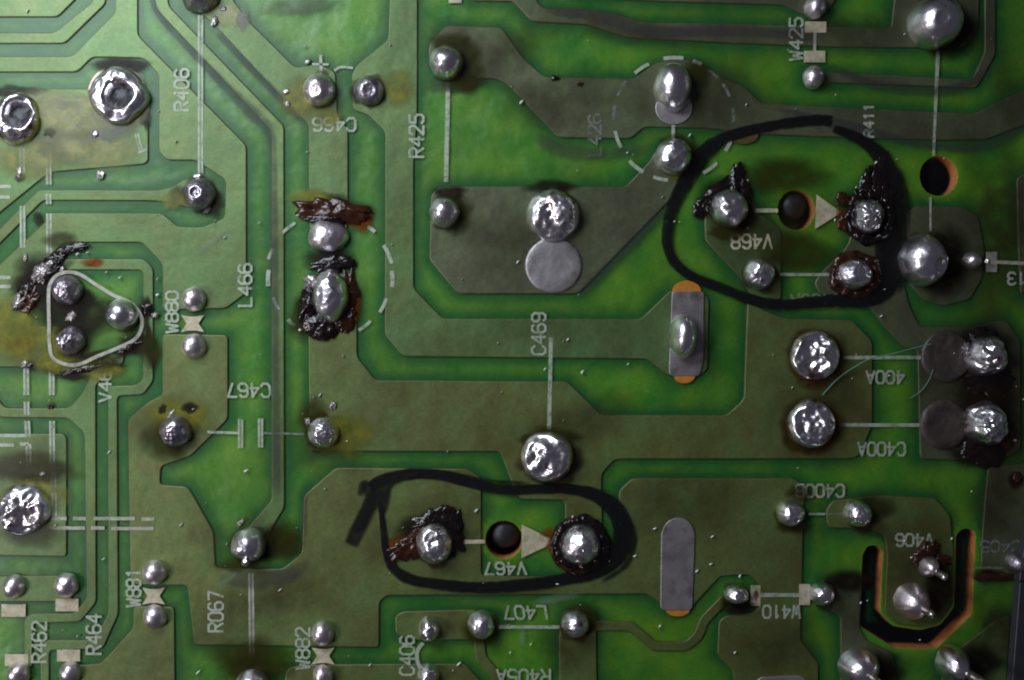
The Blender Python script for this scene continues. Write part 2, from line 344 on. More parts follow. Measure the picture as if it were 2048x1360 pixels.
# shade painted into the green gaps, deepest along the copper edges
import numpy as np
gx = np.arange(-40, 2096, 8.0); gy = np.arange(-40, 1408, 8.0); X, Y = np.meshgrid(gx, gy); D = np.full(X.shape, 1e9)
for pts in T.values():
    for i in range(len(pts)):
        (ax, ay), (bx, by) = pts[i - 1], pts[i]; dx, dy = bx - ax, by - ay
        t = np.clip(((X - ax) * dx + (Y - ay) * dy) / (dx * dx + dy * dy + 1e-9), 0, 1)
        D = np.minimum(D, np.hypot(X - ax - t * dx, Y - ay - t * dy))
A = np.exp(-(D / 17.0) ** 1.3)
for lp in HOLES + [SLOT]:
    for i in range(len(lp)):
        (ax, ay), (bx, by) = lp[i - 1], lp[i]; dx, dy = bx - ax, by - ay
        t = np.clip(((X - ax) * dx + (Y - ay) * dy) / (dx * dx + dy * dy + 1e-9), 0, 1)
        A[np.hypot(X - ax - t * dx, Y - ay - t * dy) < 14] = 0
for (hx, hy, hr) in ((1877, 352, 52), (1592, 420, 50), (1008, 1079, 50)): A[np.hypot(X - hx, Y - hy) < hr] = 0
A[(X > 1715) & (X < 1965) & (Y > 1245) & (Y < 1305)] = 0
nx, ny = len(gx), len(gy)
me = mesh('edge_shade', [P(x, y, 0.004) for x, y in zip(X.ravel(), Y.ravel())],
          [(j * nx + i, (j + 1) * nx + i, (j + 1) * nx + i + 1, j * nx + i + 1) for j in range(ny - 1) for i in range(nx - 1)
           if A[j:j + 2, i:i + 2].max() > 0.03], A.ravel().tolist())
link('edge_shade', me, 'copper_edge_shade', label='darker green painted shade along the edges of the copper')

# bare, tinned lands of the board
plate('tinned_land', [fillet([(1336,1040),(1355,1033),(1374,1038),(1389,1060),(1384,1214),(1378,1219),(1326,1219),(1320,1214),(1322,1060)], 14)], 0.03, 0.062, 0.012, ['tinned_pad', 'tinned_pad'], label='long grey tinned slot land standing alone near the bottom')
plate('bare_patch', [[(1328,1214),(1380,1214),(1378,1224),(1366,1231),(1345,1232),(1332,1224)]], 0.0, 0.048, 0.005, ['bare_laminate', 'bare_laminate'])
plate('tinned_land', [[(1343,583),(1407,583),(1406,720),(1398,752),(1342,752),(1337,745),(1341,640)]], 0.03, 0.062, 0.012, ['tinned_pad', 'tinned_pad'], label='upright grey tinned land with an oval solder bead in its middle')
plate('bare_patch', [circ(1373, 585, 29, 24, 24)], 0.0, 0.049, 0.005, ['bare_laminate', 'bare_laminate'], rnd=0)
plate('bare_patch', [[(1345,745),(1392,745),(1388,758),(1378,766),(1360,767),(1350,760)]], 0.0, 0.049, 0.005, ['bare_laminate', 'bare_laminate'])
for (x_, y_, r_) in ((1632, 711, 53), (1624, 848, 52), (1096, 914, 56), (45, 1020, 56), (235, 190, 60), (1107, 429, 56), (32, 236, 50)):
    plate('land_rim', [circ(x_, y_, r_, r_)], -0.01, 0.036, 0.02, ['tan_tin', 'tan_tin'], rnd=0)
plate('tinned_land', [circ(1347, 217, 37, 33)], 0.03, 0.063, 0.012, ['tinned_pad', 'tinned_pad'], rnd=0)
plate('tinned_land', [[(1500,1372),(1520,1352),(1600,1349),(1625,1370),(1620,1400),(1500,1400)]], 0.03, 0.07, 0.012, ['tinned_pad', 'tinned_pad'])
plate('bare_patch', [[(1460,268),(1518,268),(1512,282),(1490,290),(1462,284)]], 0.0, 0.047, 0.005, ['mask_thin_edge', 'mask_thin_edge'])

# ---------------------------------------------------------------- solder
JN = [0]
def joint(cx, cy, rx, ry=None, h=0.42, mat='solder_shiny', p=0.62, lump=0.05, lscale=2.2, crater=None, rim=0.0, tilt=(0, 0), wob=0.05, rot=0,
          lead=None, label=None, name='solder_joint', z0=0.035, twist=0.0, ridge=0.0):
    JN[0] += 1; sd = JN[0] * 5.37
    ry = ry or rx; NS, NR = 56, 22
    zc = z0 + h * 0.35
    vs, fs = [], []
    c, sn = math.cos(R(rot)), math.sin(R(rot))
    def hgt(t, x, y):
        z = h * (max(0.0, 1 - t ** 2.1)) ** p
        if rim: z -= h * rim * math.exp(-(t / 0.62) ** 4) * 0.9
        e = min(1, (1 - t) * 5)
        z += lump * nz(x * lscale + sd, y * lscale, sd * 0.37, 1, 3) * 1.6 * e
        if ridge: z += ridge * e * (1 - abs(nz(x * lscale * 1.6 + sd, y * lscale * 1.6, sd, 1, 2)) * 4)
        if crater:
            d = math.hypot(x - crater[0] / 100, y - crater[1] / 100) / (crater[2] / 100)
            z -= crater[3] * math.exp(-d ** 4) 
        return max(z, 0.004)
    def put(t, th):
        k = 1 + wob * nz(math.cos(th) * 1.1 + sd, math.sin(th) * 1.1, sd, 1, 2) * 2.2
        x, y = math.cos(th) * t * rx / 100 * k, math.sin(th) * t * ry / 100 * k
        z = hgt(t, x, y)
        X, Y = x * c - y * sn, x * sn + y * c
        b_ = P(cx, cy, zc)
        return (b_.x + X + tilt[0] * z, b_.y - Y + tilt[1] * z, z0 + z)
    vs.append(put(0, 0))
    for i in range(1, NR + 1):
        t = (i / NR) ** 0.8
        for s in range(NS): vs.append(put(t, 2 * math.pi * s / NS))
    for s in range(NS): fs.append((0, 1 + (s + 1) % NS, 1 + s))
    for i in range(NR - 1):
        a = 1 + i * NS
        for s in range(NS): fs.append((a + s, a + (s + 1) % NS, a + NS + (s + 1) % NS, a + NS + s))
    o = link(name, mesh(name, vs, fs), mat, root, label)
    if lead:
        dx, dy, r_, top, tx, ty = lead
        b0 = P(cx + dx, cy + dy, zc); n_ = 16; lv, lf = [], []
        prof = [(1, 0.0), (1, 0.8), (0.93, 0.93), (0.7, 1.0), (0, 1.03)]
        for (q, zz) in prof:
            for s in range(n_):
                th = 2 * math.pi * s / n_
                lz = 0.04 + (top - 0.04) * zz
                lv.append((b0.x + q * r_ / 100 * math.cos(th) + tx * lz, b0.y + q * r_ / 100 * math.sin(th) + ty * lz, lz + 0.02 * math.cos(th + sd)))
        for i in range(len(prof) - 1):
            for s in range(n_): lf.append((i * n_ + s, i * n_ + (s + 1) % n_, (i + 1) * n_ + (s + 1) % n_, (i + 1) * n_ + s))
        link('component_lead', mesh('component_lead', lv, lf), 'lead_wire' if 'dull' not in mat else 'solder_dull', o)
    return o
S, RO, MA, DU = 'solder_shiny', 'solder_rough', 'solder_matte', 'solder_dull'
joint(235, 190, 56, 58, 0.36, RO, 0.42, 0.07, 3.2, crater=(6, 2, 23, 0.40), rim=0.2, wob=0.09, lead=None, label='wide ring-shaped solder joint with a dark sunken centre')
joint(30, 236, 46, 54, 0.36, RO, 0.45, 0.08, 3, crater=(9, -6, 22, 0.40), rim=0.2, wob=0.10)
joint(45, 1020, 52, 52, 0.32, RO, 0.45, 0.18, 2.2, rim=0.25, wob=0.08, ridge=0.02)
joint(396, -18, 40, 38, 0.5, DU, 0.6, 0.05)
joint(397, 387, 33, 33, 0.34, DU, 0.6, 0.03, crater=(0, 0, 9, 0.06), lead=(1, 1, 5, 0.33, 0, 0))
joint(637, 178, 33, 34, 0.36, MA, 0.6, 0.05, crater=(-4, 6, 10, 0.05))
joint(738, 180, 31, 31, 0.26, DU, 0.6, 0.03, crater=(2, 2, 11, 0.04))
joint(893, 122, 35, 35, 0.42, S, 0.55, 0.02)
joint(889, 423, 32, 32, 0.38, S, 0.6, 0.02)
joint(1107, 429, 54, 54, 0.36, RO, 0.5, 0.11, 2.2, wob=0.03, label='large pitted solder joint above a flat grey land')
joint(1348, 172, 38, 50, 0.50, S, 0.5, 0.03, 2, label='tall oblong solder joint inside the upper dashed circle')
joint(1348, 311, 38, 36, 0.42, S, 0.55, 0.05, 3)
joint(1876, 40, 53, 53, 0.66, S, 0.52, 0.03, 2.2, crater=(-6, 8, 12, 0.05), label='very large shiny solder joint in the upper right')
joint(1851, 519, 48, 52, 0.60, S, 0.52, 0.03, 2.2, crater=(20, 14, 13, 0.14), label='very large shiny solder joint below the round hole')
joint(1632, 12, 21, 25, 0.30, MA, 0.6, 0.01); joint(1629, 153, 22, 24, 0.24, MA, 0.7, 0.01)
joint(1461, 415, 38, 38, 0.46, S, 0.55, 0.05, 3)
joint(1740, 430, 33, 37, 0.40, RO, 0.55, 0.10, 4, wob=0.10)
joint(1521, 547, 31, 32, 0.36, RO, 0.55, 0.05, 4)
joint(1712, 548, 37, 33, 0.38, S, 0.55, 0.06, 3)
joint(1946, 520, 19, 18, 0.26, MA, 0.7, 0.02, lead=(26, 3, 5, 0.2, 0, 0))
joint(655, 471, 41, 32, 0.30, MA, 0.6, 0.04, label='dull oval solder joint under crumbling red-brown flux')
joint(662, 590, 38, 53, 0.48, S, 0.5, 0.06, 2.4, wob=0.10, label='bright oblong solder joint half swallowed by black flux')
joint(132, 580, 31, 30, 0.34, DU, 0.6, 0.06, 4); joint(241, 628, 32, 32, 0.42, S, 0.55, 0.02); joint(139, 682, 29, 29, 0.32, DU, 0.6, 0.09, 4)
for (x, y, r_, q) in ((386, 598, 25, 26), (386, 691, 26, 26), (307, 1147, 25, 25), (308, 1235, 24, 25), (25, 1175, 23, 25), (130, 1172, 24, 25), (34, 1350, 24, 24), (138, 1347, 22, 23), (644, 1269, 23, 25), (645, 1353, 21, 23)):
    joint(x, y, r_, q, 0.26, MA, 0.62, 0.012)
joint(348, 863, 33, 31, 0.34, DU, 0.55, 0.07, 4, wob=0.08); joint(645, 866, 32, 32, 0.36, S, 0.55, 0.05, 4)
joint(1096, 914, 53, 52, 0.32, RO, 0.45, 0.13, 2.2, rim=0.2, wob=0.03, label='large crumpled solder joint above the lower marker ring')
joint(495, 1092, 36, 34, 0.40, S, 0.55, 0.04, lead=(1, 28, 8, 0.42, 0, 0))
joint(503, 1372, 34, 30, 0.38, S, 0.55, 0.03)
joint(868, 1088, 38, 42, 0.44, RO, 0.55, 0.07, 3, crater=(-4, -14, 14, 0.06)); joint(1162, 1090, 42, 42, 0.44, RO, 0.55, 0.05, 3, lead=(3, 8, 9, 0.46, 0, 0))
joint(1632, 711, 49, 50, 0.30, RO, 0.35, 0.16, 2.4, rim=0.45, wob=0.02, ridge=0.02, label='round solder joint crumpled like foil, upper one of two')
joint(1624, 848, 48, 49, 0.32, RO, 0.35, 0.17, 2.2, rim=0.4, wob=0.03, ridge=0.02, label='round solder joint crumpled like foil, lower one of two')
joint(1893, 713, 50, 52, 0.10, 'tinned_pad_stained', 0.3, 0.03, 3, rim=0.5, wob=0.02); joint(1889, 849, 49, 50, 0.10, 'tinned_pad_stained', 0.3, 0.02, 3, rim=0.6, wob=0.02)
joint(1976, 713, 40, 42, 0.52, RO, 0.5, 0.14, 4, wob=0.12, ridge=0.03, label='jagged bright solder joint at the right edge, upper one')
joint(1974, 850, 45, 42, 0.50, RO, 0.5, 0.15, 3.4, wob=0.14, ridge=0.03, label='jagged dark-rimmed solder joint at the right edge, lower one')
joint(1583, 1028, 28, 27, 0.36, S, 0.55, 0.03, 4, crater=(4, 8, 6, 0.10)); joint(1718, 1028, 28, 28, 0.38, S, 0.55, 0.04, 4)
joint(1474, 1190, 25, 20, 0.32, S, 0.55, 0.03, 4); joint(1646, 1189, 25, 24, 0.34, S, 0.55, 0.03, 4)
joint(857, 1260, 22, 25, 0.32, RO, 0.6, 0.03, 5); joint(963, 1252, 28, 29, 0.36, RO, 0.6, 0.03, 4); joint(1152, 1250, 29, 28, 0.36, RO, 0.6, 0.03, 5); joint(856, 1354, 23, 24, 0.32, RO, 0.6, 0.04, 4)
joint(1830, 1205, 37, 37, 0.45, MA, 0.95, 0.02, lead=(6, 5, 8, 0.8, 0.05, -0.04), label='cone of solder with a long lead inside the cut-out')
joint(1860, 1134, 20, 22, 0.36, MA, 0.8, 0.03, lead=(12, 9, 8, 0.55, 0.05, -0.04))
joint(1722, 1340, 42, 40, 0.5, S, 0.8, 0.03, 3, lead=(8, 0, 8, 0.9, 0.05, -0.05)); joint(1912, 1332, 36, 38, 0.5, S, 0.8, 0.04, 3, lead=(14, 8, 10, 0.9, 0.1, -0.05))
joint(2036, 1126, 22, 22, 0.34, DU, 0.6, 0.05)
joint(1368, 672, 28, 47, 0.52, S, 0.5, 0.005, 1, wob=0.0, z0=0.05, rot=2, name='solder_bead')

joint(1107, 531, 57, 56, 0.06, 'tinned_pad', 0.22, 0.012, 2.0, rim=0.35, wob=0.01, name='tinned_land', label='round flat grey land just below a large solder joint')
# ---------------------------------------------------------------- component bodies under the two middle holes
def ball(name, cx, cy, r_, z, sq, label):
    bm = bmesh.new(); bmesh.ops.create_uvsphere(bm, u_segments=32, v_segments=18, radius=1)
    for v in bm.verts:
        q = v.co.copy(); d = 1 + 0.05 * nz(q.x * 2, q.y * 2, q.z * 2)
        b_ = P(cx, cy, z); v.co = Vector((b_.x + q.x * r_ * d, b_.y + q.y * r_ * d, z + q.z * r_ * sq * d))
    me = bpy.data.meshes.new(name); bm.to_mesh(me); bm.free()
    return link(name, me, 'black_body', root, label)
ball('component_body', 1578, 412, 0.33, -0.37, 1.0, 'round black component end inside the upper hole')
ball('component_body', 1009, 1062, 0.34, -0.37, 1.0, 'round black component end inside the lower hole')

# ---------------------------------------------------------------- silkscreen print
ZS = 0.0445
def poly_film(name, pts, mat, z=ZS, label=None):
    me = mesh(name, [P(x, y, z) for x, y in pts], [tuple(range(len(pts)))][::1], [1.0] * len(pts))
    return link(name, me, mat, root, label, smooth=False)
def line(x0, y0, x1, y1, w_, mat='silkscreen', dbl=False, w2=None, name='printed_line'):
    n = 6; vs, fs, al = [], [], []
    offs = ((-w_ * 0.32, w_ * 0.36), (w_ * 0.32, w_ * 0.36), (0, w_ * 0.5)) if dbl else ((0, w_),)
    for q, (o_, ww) in enumerate(offs):
        t = Vector((x1 - x0, y1 - y0)).normalized(); nr = Vector((-t.y, t.x))
        pts = []
        for i in range(n + 1):
            f = i / n; k = (w2 / w_) if w2 else 1
            pts.append(Vector((x0 + (x1 - x0) * f + nr.x * o_, y0 + (y1 - y0) * f + nr.y * o_, ww * (1 + (k - 1) * f))))
        v, f_, a = ribbon_data(pts, ZS + (0 if q < 2 else -0.0008), 0.25)
        if q == 2: a = [0.45 * x for x in a]
        b_ = len(vs); vs += v; al += a; fs += [tuple(i + b_ for i in ff) for ff in f_]
    return link(name, mesh(name, vs, fs, al), mat)
G = {  # strokes on a 4 x 6 cell, y up
 '0': [[(1,0),(0,1.2),(0,4.8),(1,6),(3,6),(4,4.8),(4,1.2),(3,0),(1,0)]],
 '1': [[(1,5),(2.2,6),(2.2,0)]],
 '2': [[(0,4.8),(0.8,6),(3.2,6),(4,5),(4,3.9),(0,0),(4,0)]],
 '3': [[(0,5.2),(1,6),(3,6),(4,5),(4,4),(3,3.1),(1.5,3.1)],[(3,3.1),(4,2.2),(4,1),(3,0),(1,0),(0,0.8)]],
 '4': [[(3,0),(3,6),(0,2),(4,2)]],
 '5': [[(3.8,6),(0.4,6),(0.2,3.4),(2.8,3.5),(4,2.6),(4,1),(3,0),(1,0),(0,0.8)]],
 '6': [[(3.6,5.2),(2.8,6),(1,6),(0,4.8),(0,1.2),(1,0),(3,0),(4,1),(4,2.3),(3,3.3),(1,3.3),(0,2.4)]],
 '7': [[(0,6),(4,6),(1.6,0)]],
 '8': [[(1,3.2),(0,4),(0,5),(1,6),(3,6),(4,5),(4,4),(3,3.2),(1,3.2),(0,2.3),(0,1),(1,0),(3,0),(4,1),(4,2.3),(3,3.2)]],
 '9': [[(0.4,0.8),(1.2,0),(3,0),(4,1.2),(4,4.8),(3,6),(1,6),(0,5),(0,3.7),(1,2.7),(3,2.7),(4,3.6)]],
 'A': [[(0,0),(2,6),(4,0)],[(0.8,2),(3.2,2)]],
 'B': [[(0,0),(0,6),(3,6),(4,5),(4,4),(3,3.2),(0,3.2)],[(3,3.2),(4,2.2),(4,1),(3,0),(0,0)]],
 'C': [[(4,4.8),(3,6),(1,6),(0,4.8),(0,1.2),(1,0),(3,0),(4,1.2)]],
 'L': [[(0,6),(0,0),(3.8,0)]],
 'R': [[(0,0),(0,6),(3,6),(4,5),(4,4),(3,3.1),(0,3.1)],[(1.8,3.1),(4,0)]],
 'V': [[(0,6),(2,0),(4,6)]],
 'W': [[(0,6),(0.9,0),(2,4.2),(3.1,0),(4,6)]],
 'J': [[(0,1.2),(1,0),(2.6,0),(3.4,1),(3.4,6)]],
}
def text(s, x0, x1, y0, y1, rot, mat='silkscreen', sw=4.6, slant=0.0):
    """printed designation filling the box x0..x1, y0..y1 of the photo; rot 90 reads upward, 180 upside down"""
    vs, fs, al = [], [], []; n = len(s)
    Lw, Hh = ((y1 - y0), (x1 - x0)) if rot == 90 else ((x1 - x0), (y1 - y0))
    Lw -= sw; Hh -= sw
    cell = Lw / (n - 0.24); cw = cell * 0.76
    q = 0
    for i, ch in enumerate(s):
        for st in G[ch]:
            pts = []
            for (gx, gy) in st:
                u = i * cell + gx / 4 * cw + slant * gy / 6 * cw; v = gy / 6 * Hh
                if rot == 90: X, Y = x1 - sw / 2 - v, y1 - sw / 2 - u
                elif rot == 180: X, Y = x1 - sw / 2 - u, y0 + sw / 2 + v
                pts.append((X, Y))
            # square-jointed ribbon: each leg its own strip, tiny steps in height
            for k in range(len(pts) - 1):
                a, b_ = Vector(pts[k]), Vector(pts[k + 1]); t = (b_ - a).normalized()
                a2, b2 = a - t * sw * 0.32, b_ + t * sw * 0.32
                v_, f_, al_ = ribbon_data([Vector((a2.x, a2.y, sw)), Vector((b2.x, b2.y, sw))], ZS + 0.0001 * (q % 40), 0.0)
                q += 1; b0 = len(vs); vs += v_; al += al_; fs += [tuple(z_ + b0 for z_ in ff) for ff in f_]
    return link('printed_designation', mesh('printed_designation', vs, fs, al), mat, root, None, smooth=False)
text('R406', 347, 379, 136, 223, 90); text('C466', 624, 713, 234, 264, 180); text('R425', 817, 849, 227, 316, 90)
text('L426', 1175, 1204, 227, 313, 90, 'silkscreen_faint'); text('W425', 1577, 1607, 34, 122, 90); text('R411', 1726, 1749, 206, 276, 90, sw=4.6)
text('L466', 475, 505, 526, 614, 90); text('W880', 330, 358, 581, 667, 90); text('C469', 1062, 1093, 624, 711, 90)
text('C467', 452, 541, 765, 796, 180, slant=-0.1); text('V467', 967, 1053, 1123, 1151, 180, slant=-0.1); text('V468', 1461, 1546, 467, 499, 180, 'silkscreen_cream', sw=4.6)
text('C450A', 1580, 1684, 587, 616, 180, 'silkscreen_faint'); text('400A', 1731, 1810, 740, 769, 180, 'silkscreen_old', sw=4.6); text('C400A', 1714, 1812, 883, 913, 180, sw=4.6)
text('C400B', 1590, 1690, 967, 996, 180, 'silkscreen_old', sw=4.6); text('V406', 1790, 1868, 1066, 1094, 180, sw=4.6); text('C405', 1960, 2042, 1080, 1106, 180, 'silkscreen_faint', sw=4.2)
text('W410', 1524, 1602, 1209, 1238, 180, sw=4.6); text('L407', 1004, 1092, 1210, 1240, 180, slant=-0.25); text('R405A', 992, 1102, 1337, 1368, 180)
text('V466', 196, 224, 718, 805, 90); text('W413', 2014, 2090, 543, 571, 180, 'silkscreen_old', sw=4.6); text('R067', 415, 448, 1181, 1265, 90)
text('W881', 251, 283, 1137, 1215, 90); text('W882', 590, 621, 1254, 1340, 90); text('C406', 798, 830, 1270, 1352, 90)
text('R462', 62, 94, 1242, 1326, 90); text('R464', 171, 204, 1227, 1310, 90)

line(401, 30, 401, 346, 11, dbl=True); line(896, 165, 892, 364, 10); line(1102, 675, 1098, 860, 9); line(502, 1146, 504, 1334, 12, 'silkscreen_old', dbl=True)
line(1876, 98, 1867, 312, 9, w2=6); line(1861, 394, 1861, 462, 5, 'silkscreen_old')
line(415, 864, 476, 866, 6); line(481, 838, 481, 896, 11, dbl=True); line(521, 837, 521, 895, 11, dbl=True); line(527, 866, 608, 868, 5, 'silkscreen_faint')
line(1686, 715, 1850, 715, 8); line(1677, 850, 1840, 850, 8)
line(1500, 421, 1556, 421, 9, 'silkscreen_cream'); line(1560, 549, 1664, 549, 7); line(915, 1084, 970, 1083, 9, 'silkscreen_cream')
line(1617, 1028, 1650, 1028, 5); line(1650, 1028, 1688, 1028, 4, 'silkscreen_faint'); line(998, 1254, 1120, 1254, 8); line(1521, 1190, 1600, 1190, 9)
line(1630, 65, 1629, 103, 7, 'silkscreen_old'); line(1993, 524, 2060, 527, 8, 'silkscreen_old'); line(1347, 250, 1346, 276, 8); line(1950, 1135, 2005, 1136, 5, 'silkscreen_faint')
poly_film('printed_triangle', [(1633, 389), (1630, 458), (1683, 425)], 'silkscreen_cream', ZS + 0.001)
poly_film('printed_triangle', [(1043, 1049), (1043, 1116), (1114, 1083)], 'silkscreen_cream', ZS + 0.001)
def rect(cx, cy, w_, h_, mat='silkscreen_cream'):
    return poly_film('printed_block', [(cx - w_/2, cy - h_/2), (cx - w_/2, cy + h_/2), (cx + w_/2, cy + h_/2), (cx + w_/2, cy - h_/2)], mat, ZS + 0.001)
for a in ((1511, 1191, 20, 41), (1609, 1189, 22, 42), (1631, 54, 43, 22), (1629, 113, 43, 23), (27, 1221, 48, 25), (134, 1210, 46, 25), (33, 1320, 47, 24), (137, 1311, 46, 24), (1983, 524, 22, 40), (910, -6, 26, 24)): rect(*a, mat='silkscreen_cream' if a[0] not in (1983,) else 'silkscreen_old')
for (cx, cy) in ((385, 647), (307, 1192), (646, 1312)):
    w_, h_ = 23, 17
    poly_film('printed_bowtie', [(cx - w_, cy - h_), (cx - w_ + 11, cy), (cx - w_, cy + h_), (cx - 7, cy + h_ - 3), (cx + 7, cy + h_ - 3), (cx + w_, cy + h_), (cx + w_ - 11, cy), (cx + w_, cy - h_), (cx + 7, cy - h_ + 3), (cx - 7, cy - h_ + 3)], 'silkscreen_cream', ZS + 0.001)
for (cx, y0, y1) in ((44, 296, 345), (45, 412, 496), (50, 560, 600), (52, 733, 790), (53, 803, 830), (57, 888, 962), (97, 290, 369), (97, 388, 408), (98, 427, 506), (103, 733, 790), (104, 842, 928), (107, 942, 985), (108, 978, 1036)):
    line(cx, y0, cx + 0.5, y1, 12, dbl=True)
line(54, 842, 56, 874, 12, dbl=True)
for (x0, x1, y) in ((-20, 50, 871), (-20, 28, 890), (40, 58, 888), (100, 133, 1037), (146, 172, 1037), (187, 270, 1037), (283, 308, 1038), (98, 170, 1056), (182, 209, 1056), (222, 307, 1057), (-20, 22, 373), (-20, 20, 394), (-20, 22, 555), (-20, 22, 573), (118, 172, 200), (125, 175, 222)):
    line(x0, y, x1, y, 8, 'silkscreen_old' if y in (1037, 1056, 1057) else 'silkscreen')
line(273, 267, 282, 300, 9, dbl=True); line(276, 306, 294, 298, 6)
def dash(cx, cy, r_, ang, span, w_=9, mat='silkscreen'):
    pts = [Vector((cx + r_ * math.cos(R(ang + span * (i / 4 - 0.5))), cy + r_ * math.sin(R(ang + span * (i / 4 - 0.5))), w_)) for i in range(5)]
    v, f, a = ribbon_data(pts, ZS, 0.3); link('printed_dash', mesh('printed_dash', v, f, a), mat)
for (x, y, sp, w_, m_) in ((1347, 115, 19, 9, 'silkscreen'), (1394, 125, 9, 9, 'silkscreen'), (1427, 148, 12, 7, 'silkscreen_faint'), (1453, 180, 14, 7, 'silkscreen_faint'), (1467, 231, 14, 7, 'silkscreen_faint'), (1457, 291, 12, 9, 'silkscreen'), (1421, 337, 16, 8, 'silkscreen'), (1321, 358, 14, 8, 'silkscreen'), (1272, 334, 17, 9, 'silkscreen'), (1235, 279, 17, 8, 'silkscreen'), (1228, 226, 14, 8, 'silkscreen_faint'), (1243, 176, 16, 7, 'silkscreen_faint'), (1283, 136, 16, 8, 'silkscreen')):
    dash(1349, 237, math.hypot(x - 1349, y - 237), math.degrees(math.atan2(y - 237, x - 1349)), sp, w_, m_)
for (x, y, sp, w_) in ((743, 458, 8, 9), (777, 508, 18, 9), (785, 558, 15, 10), (767, 611, 15, 8), (730, 652, 15, 8), (583, 646, 10, 9), (551, 607, 13, 8), (536, 556, 15, 10), (541, 508, 10, 8), (577, 455, 14, 7)):
    dash(661, 560, math.hypot(x - 661, y - 560), math.degrees(math.atan2(y - 560, x - 661)), sp, w_)
line(641, 110, 643, 148, 7); line(624, 128, 657, 129, 5)
ribbon('printed_arc', [(669, 141), (682, 134), (706, 136)], 'silkscreen', ZS, width=6); ribbon('printed_arc', [(846, 1286), (835, 1302), (835, 1322), (845, 1345)], 'silkscreen', ZS, width=9)
pts = spline([Vector(p) for p in ((160, 549), (190, 568), (226, 590), (262, 606), (281, 630), (283, 655), (270, 678), (235, 696), (196, 712), (160, 728), (133, 729), (106, 716), (99, 690), (98, 650), (97, 600), (99, 572), (112, 552), (135, 544))], 6, True)
v, f, a = ribbon_data([Vector((p.x, p.y, 8)) for p in pts], 0.075, 0.25, jit=0.06)
link('printed_outline', mesh('printed_outline', v, f, a), 'silkscreen_old', label='pale rounded transistor outline round three joints')

# ---------------------------------------------------------------- painted dark reflections, flux and burnt residue
def painted_reflection(pts, w_=None, mat='painted_reflection', fade=40, z=0.050, edge=0.5): ribbon('reflection_streak', pts, mat, z, edge=edge, fade=fade, width=w_, jit=0.15, seed=len(bpy.data.objects))  # dark reflections painted as soft films along traces and gaps
painted_reflection([(300, -30, 12), (318, 30, 16), (430, 150, 22), (500, 222, 34), (537, 262, 26), (546, 330, 18), (548, 500, 20), (550, 760, 20), (552, 1000, 24)])
painted_reflection([(430, 62, 14), (500, 135, 18), (560, 195, 18), (600, 240, 10)], fade=20)
painted_reflection([(1075, 8, 20), (1120, 24, 22), (1180, 28, 28), (1230, 42, 40), (1300, 62, 30), (1440, 62, 28), (1560, 66, 26), (1640, 70, 34)])
painted_reflection([(1060, 262, 20), (1110, 295, 36), (1180, 308, 34), (1260, 302, 26), (1310, 290, 16)])
painted_reflection([(840, 160, 20), (870, 172, 30), (960, 172, 20)], fade=30)
painted_reflection([(1345, 400, 16), (1280, 470, 24), (1200, 550, 24), (1150, 600, 20)])
painted_reflection([(430, 1160, 18), (500, 1158, 44), (570, 1152, 40), (620, 1120, 14)])
painted_reflection([(1655, 130, 16), (1760, 170, 24), (1900, 180, 26), (1990, 130, 20)])
painted_reflection([(500, 20, 20), (600, 12, 46), (700, 8, 20)], fade=60)
painted_reflection([(1540, 215, 10), (1700, 250, 20), (1850, 290, 20), (1980, 290, 26), (2060, 240, 26)])
painted_reflection([(608, 960, 14), (606, 1050, 18), (604, 1100, 12)])
def fl(cx, cy, rx, ry, mat, rot=0, wob=0.22, soft=0.5, z=0.054): blob('flux_stain', cx, cy, rx, ry, mat, z + 0.0002 * (len(bpy.data.objects) % 30), rot, wob, soft, seed=cx * 0.013)
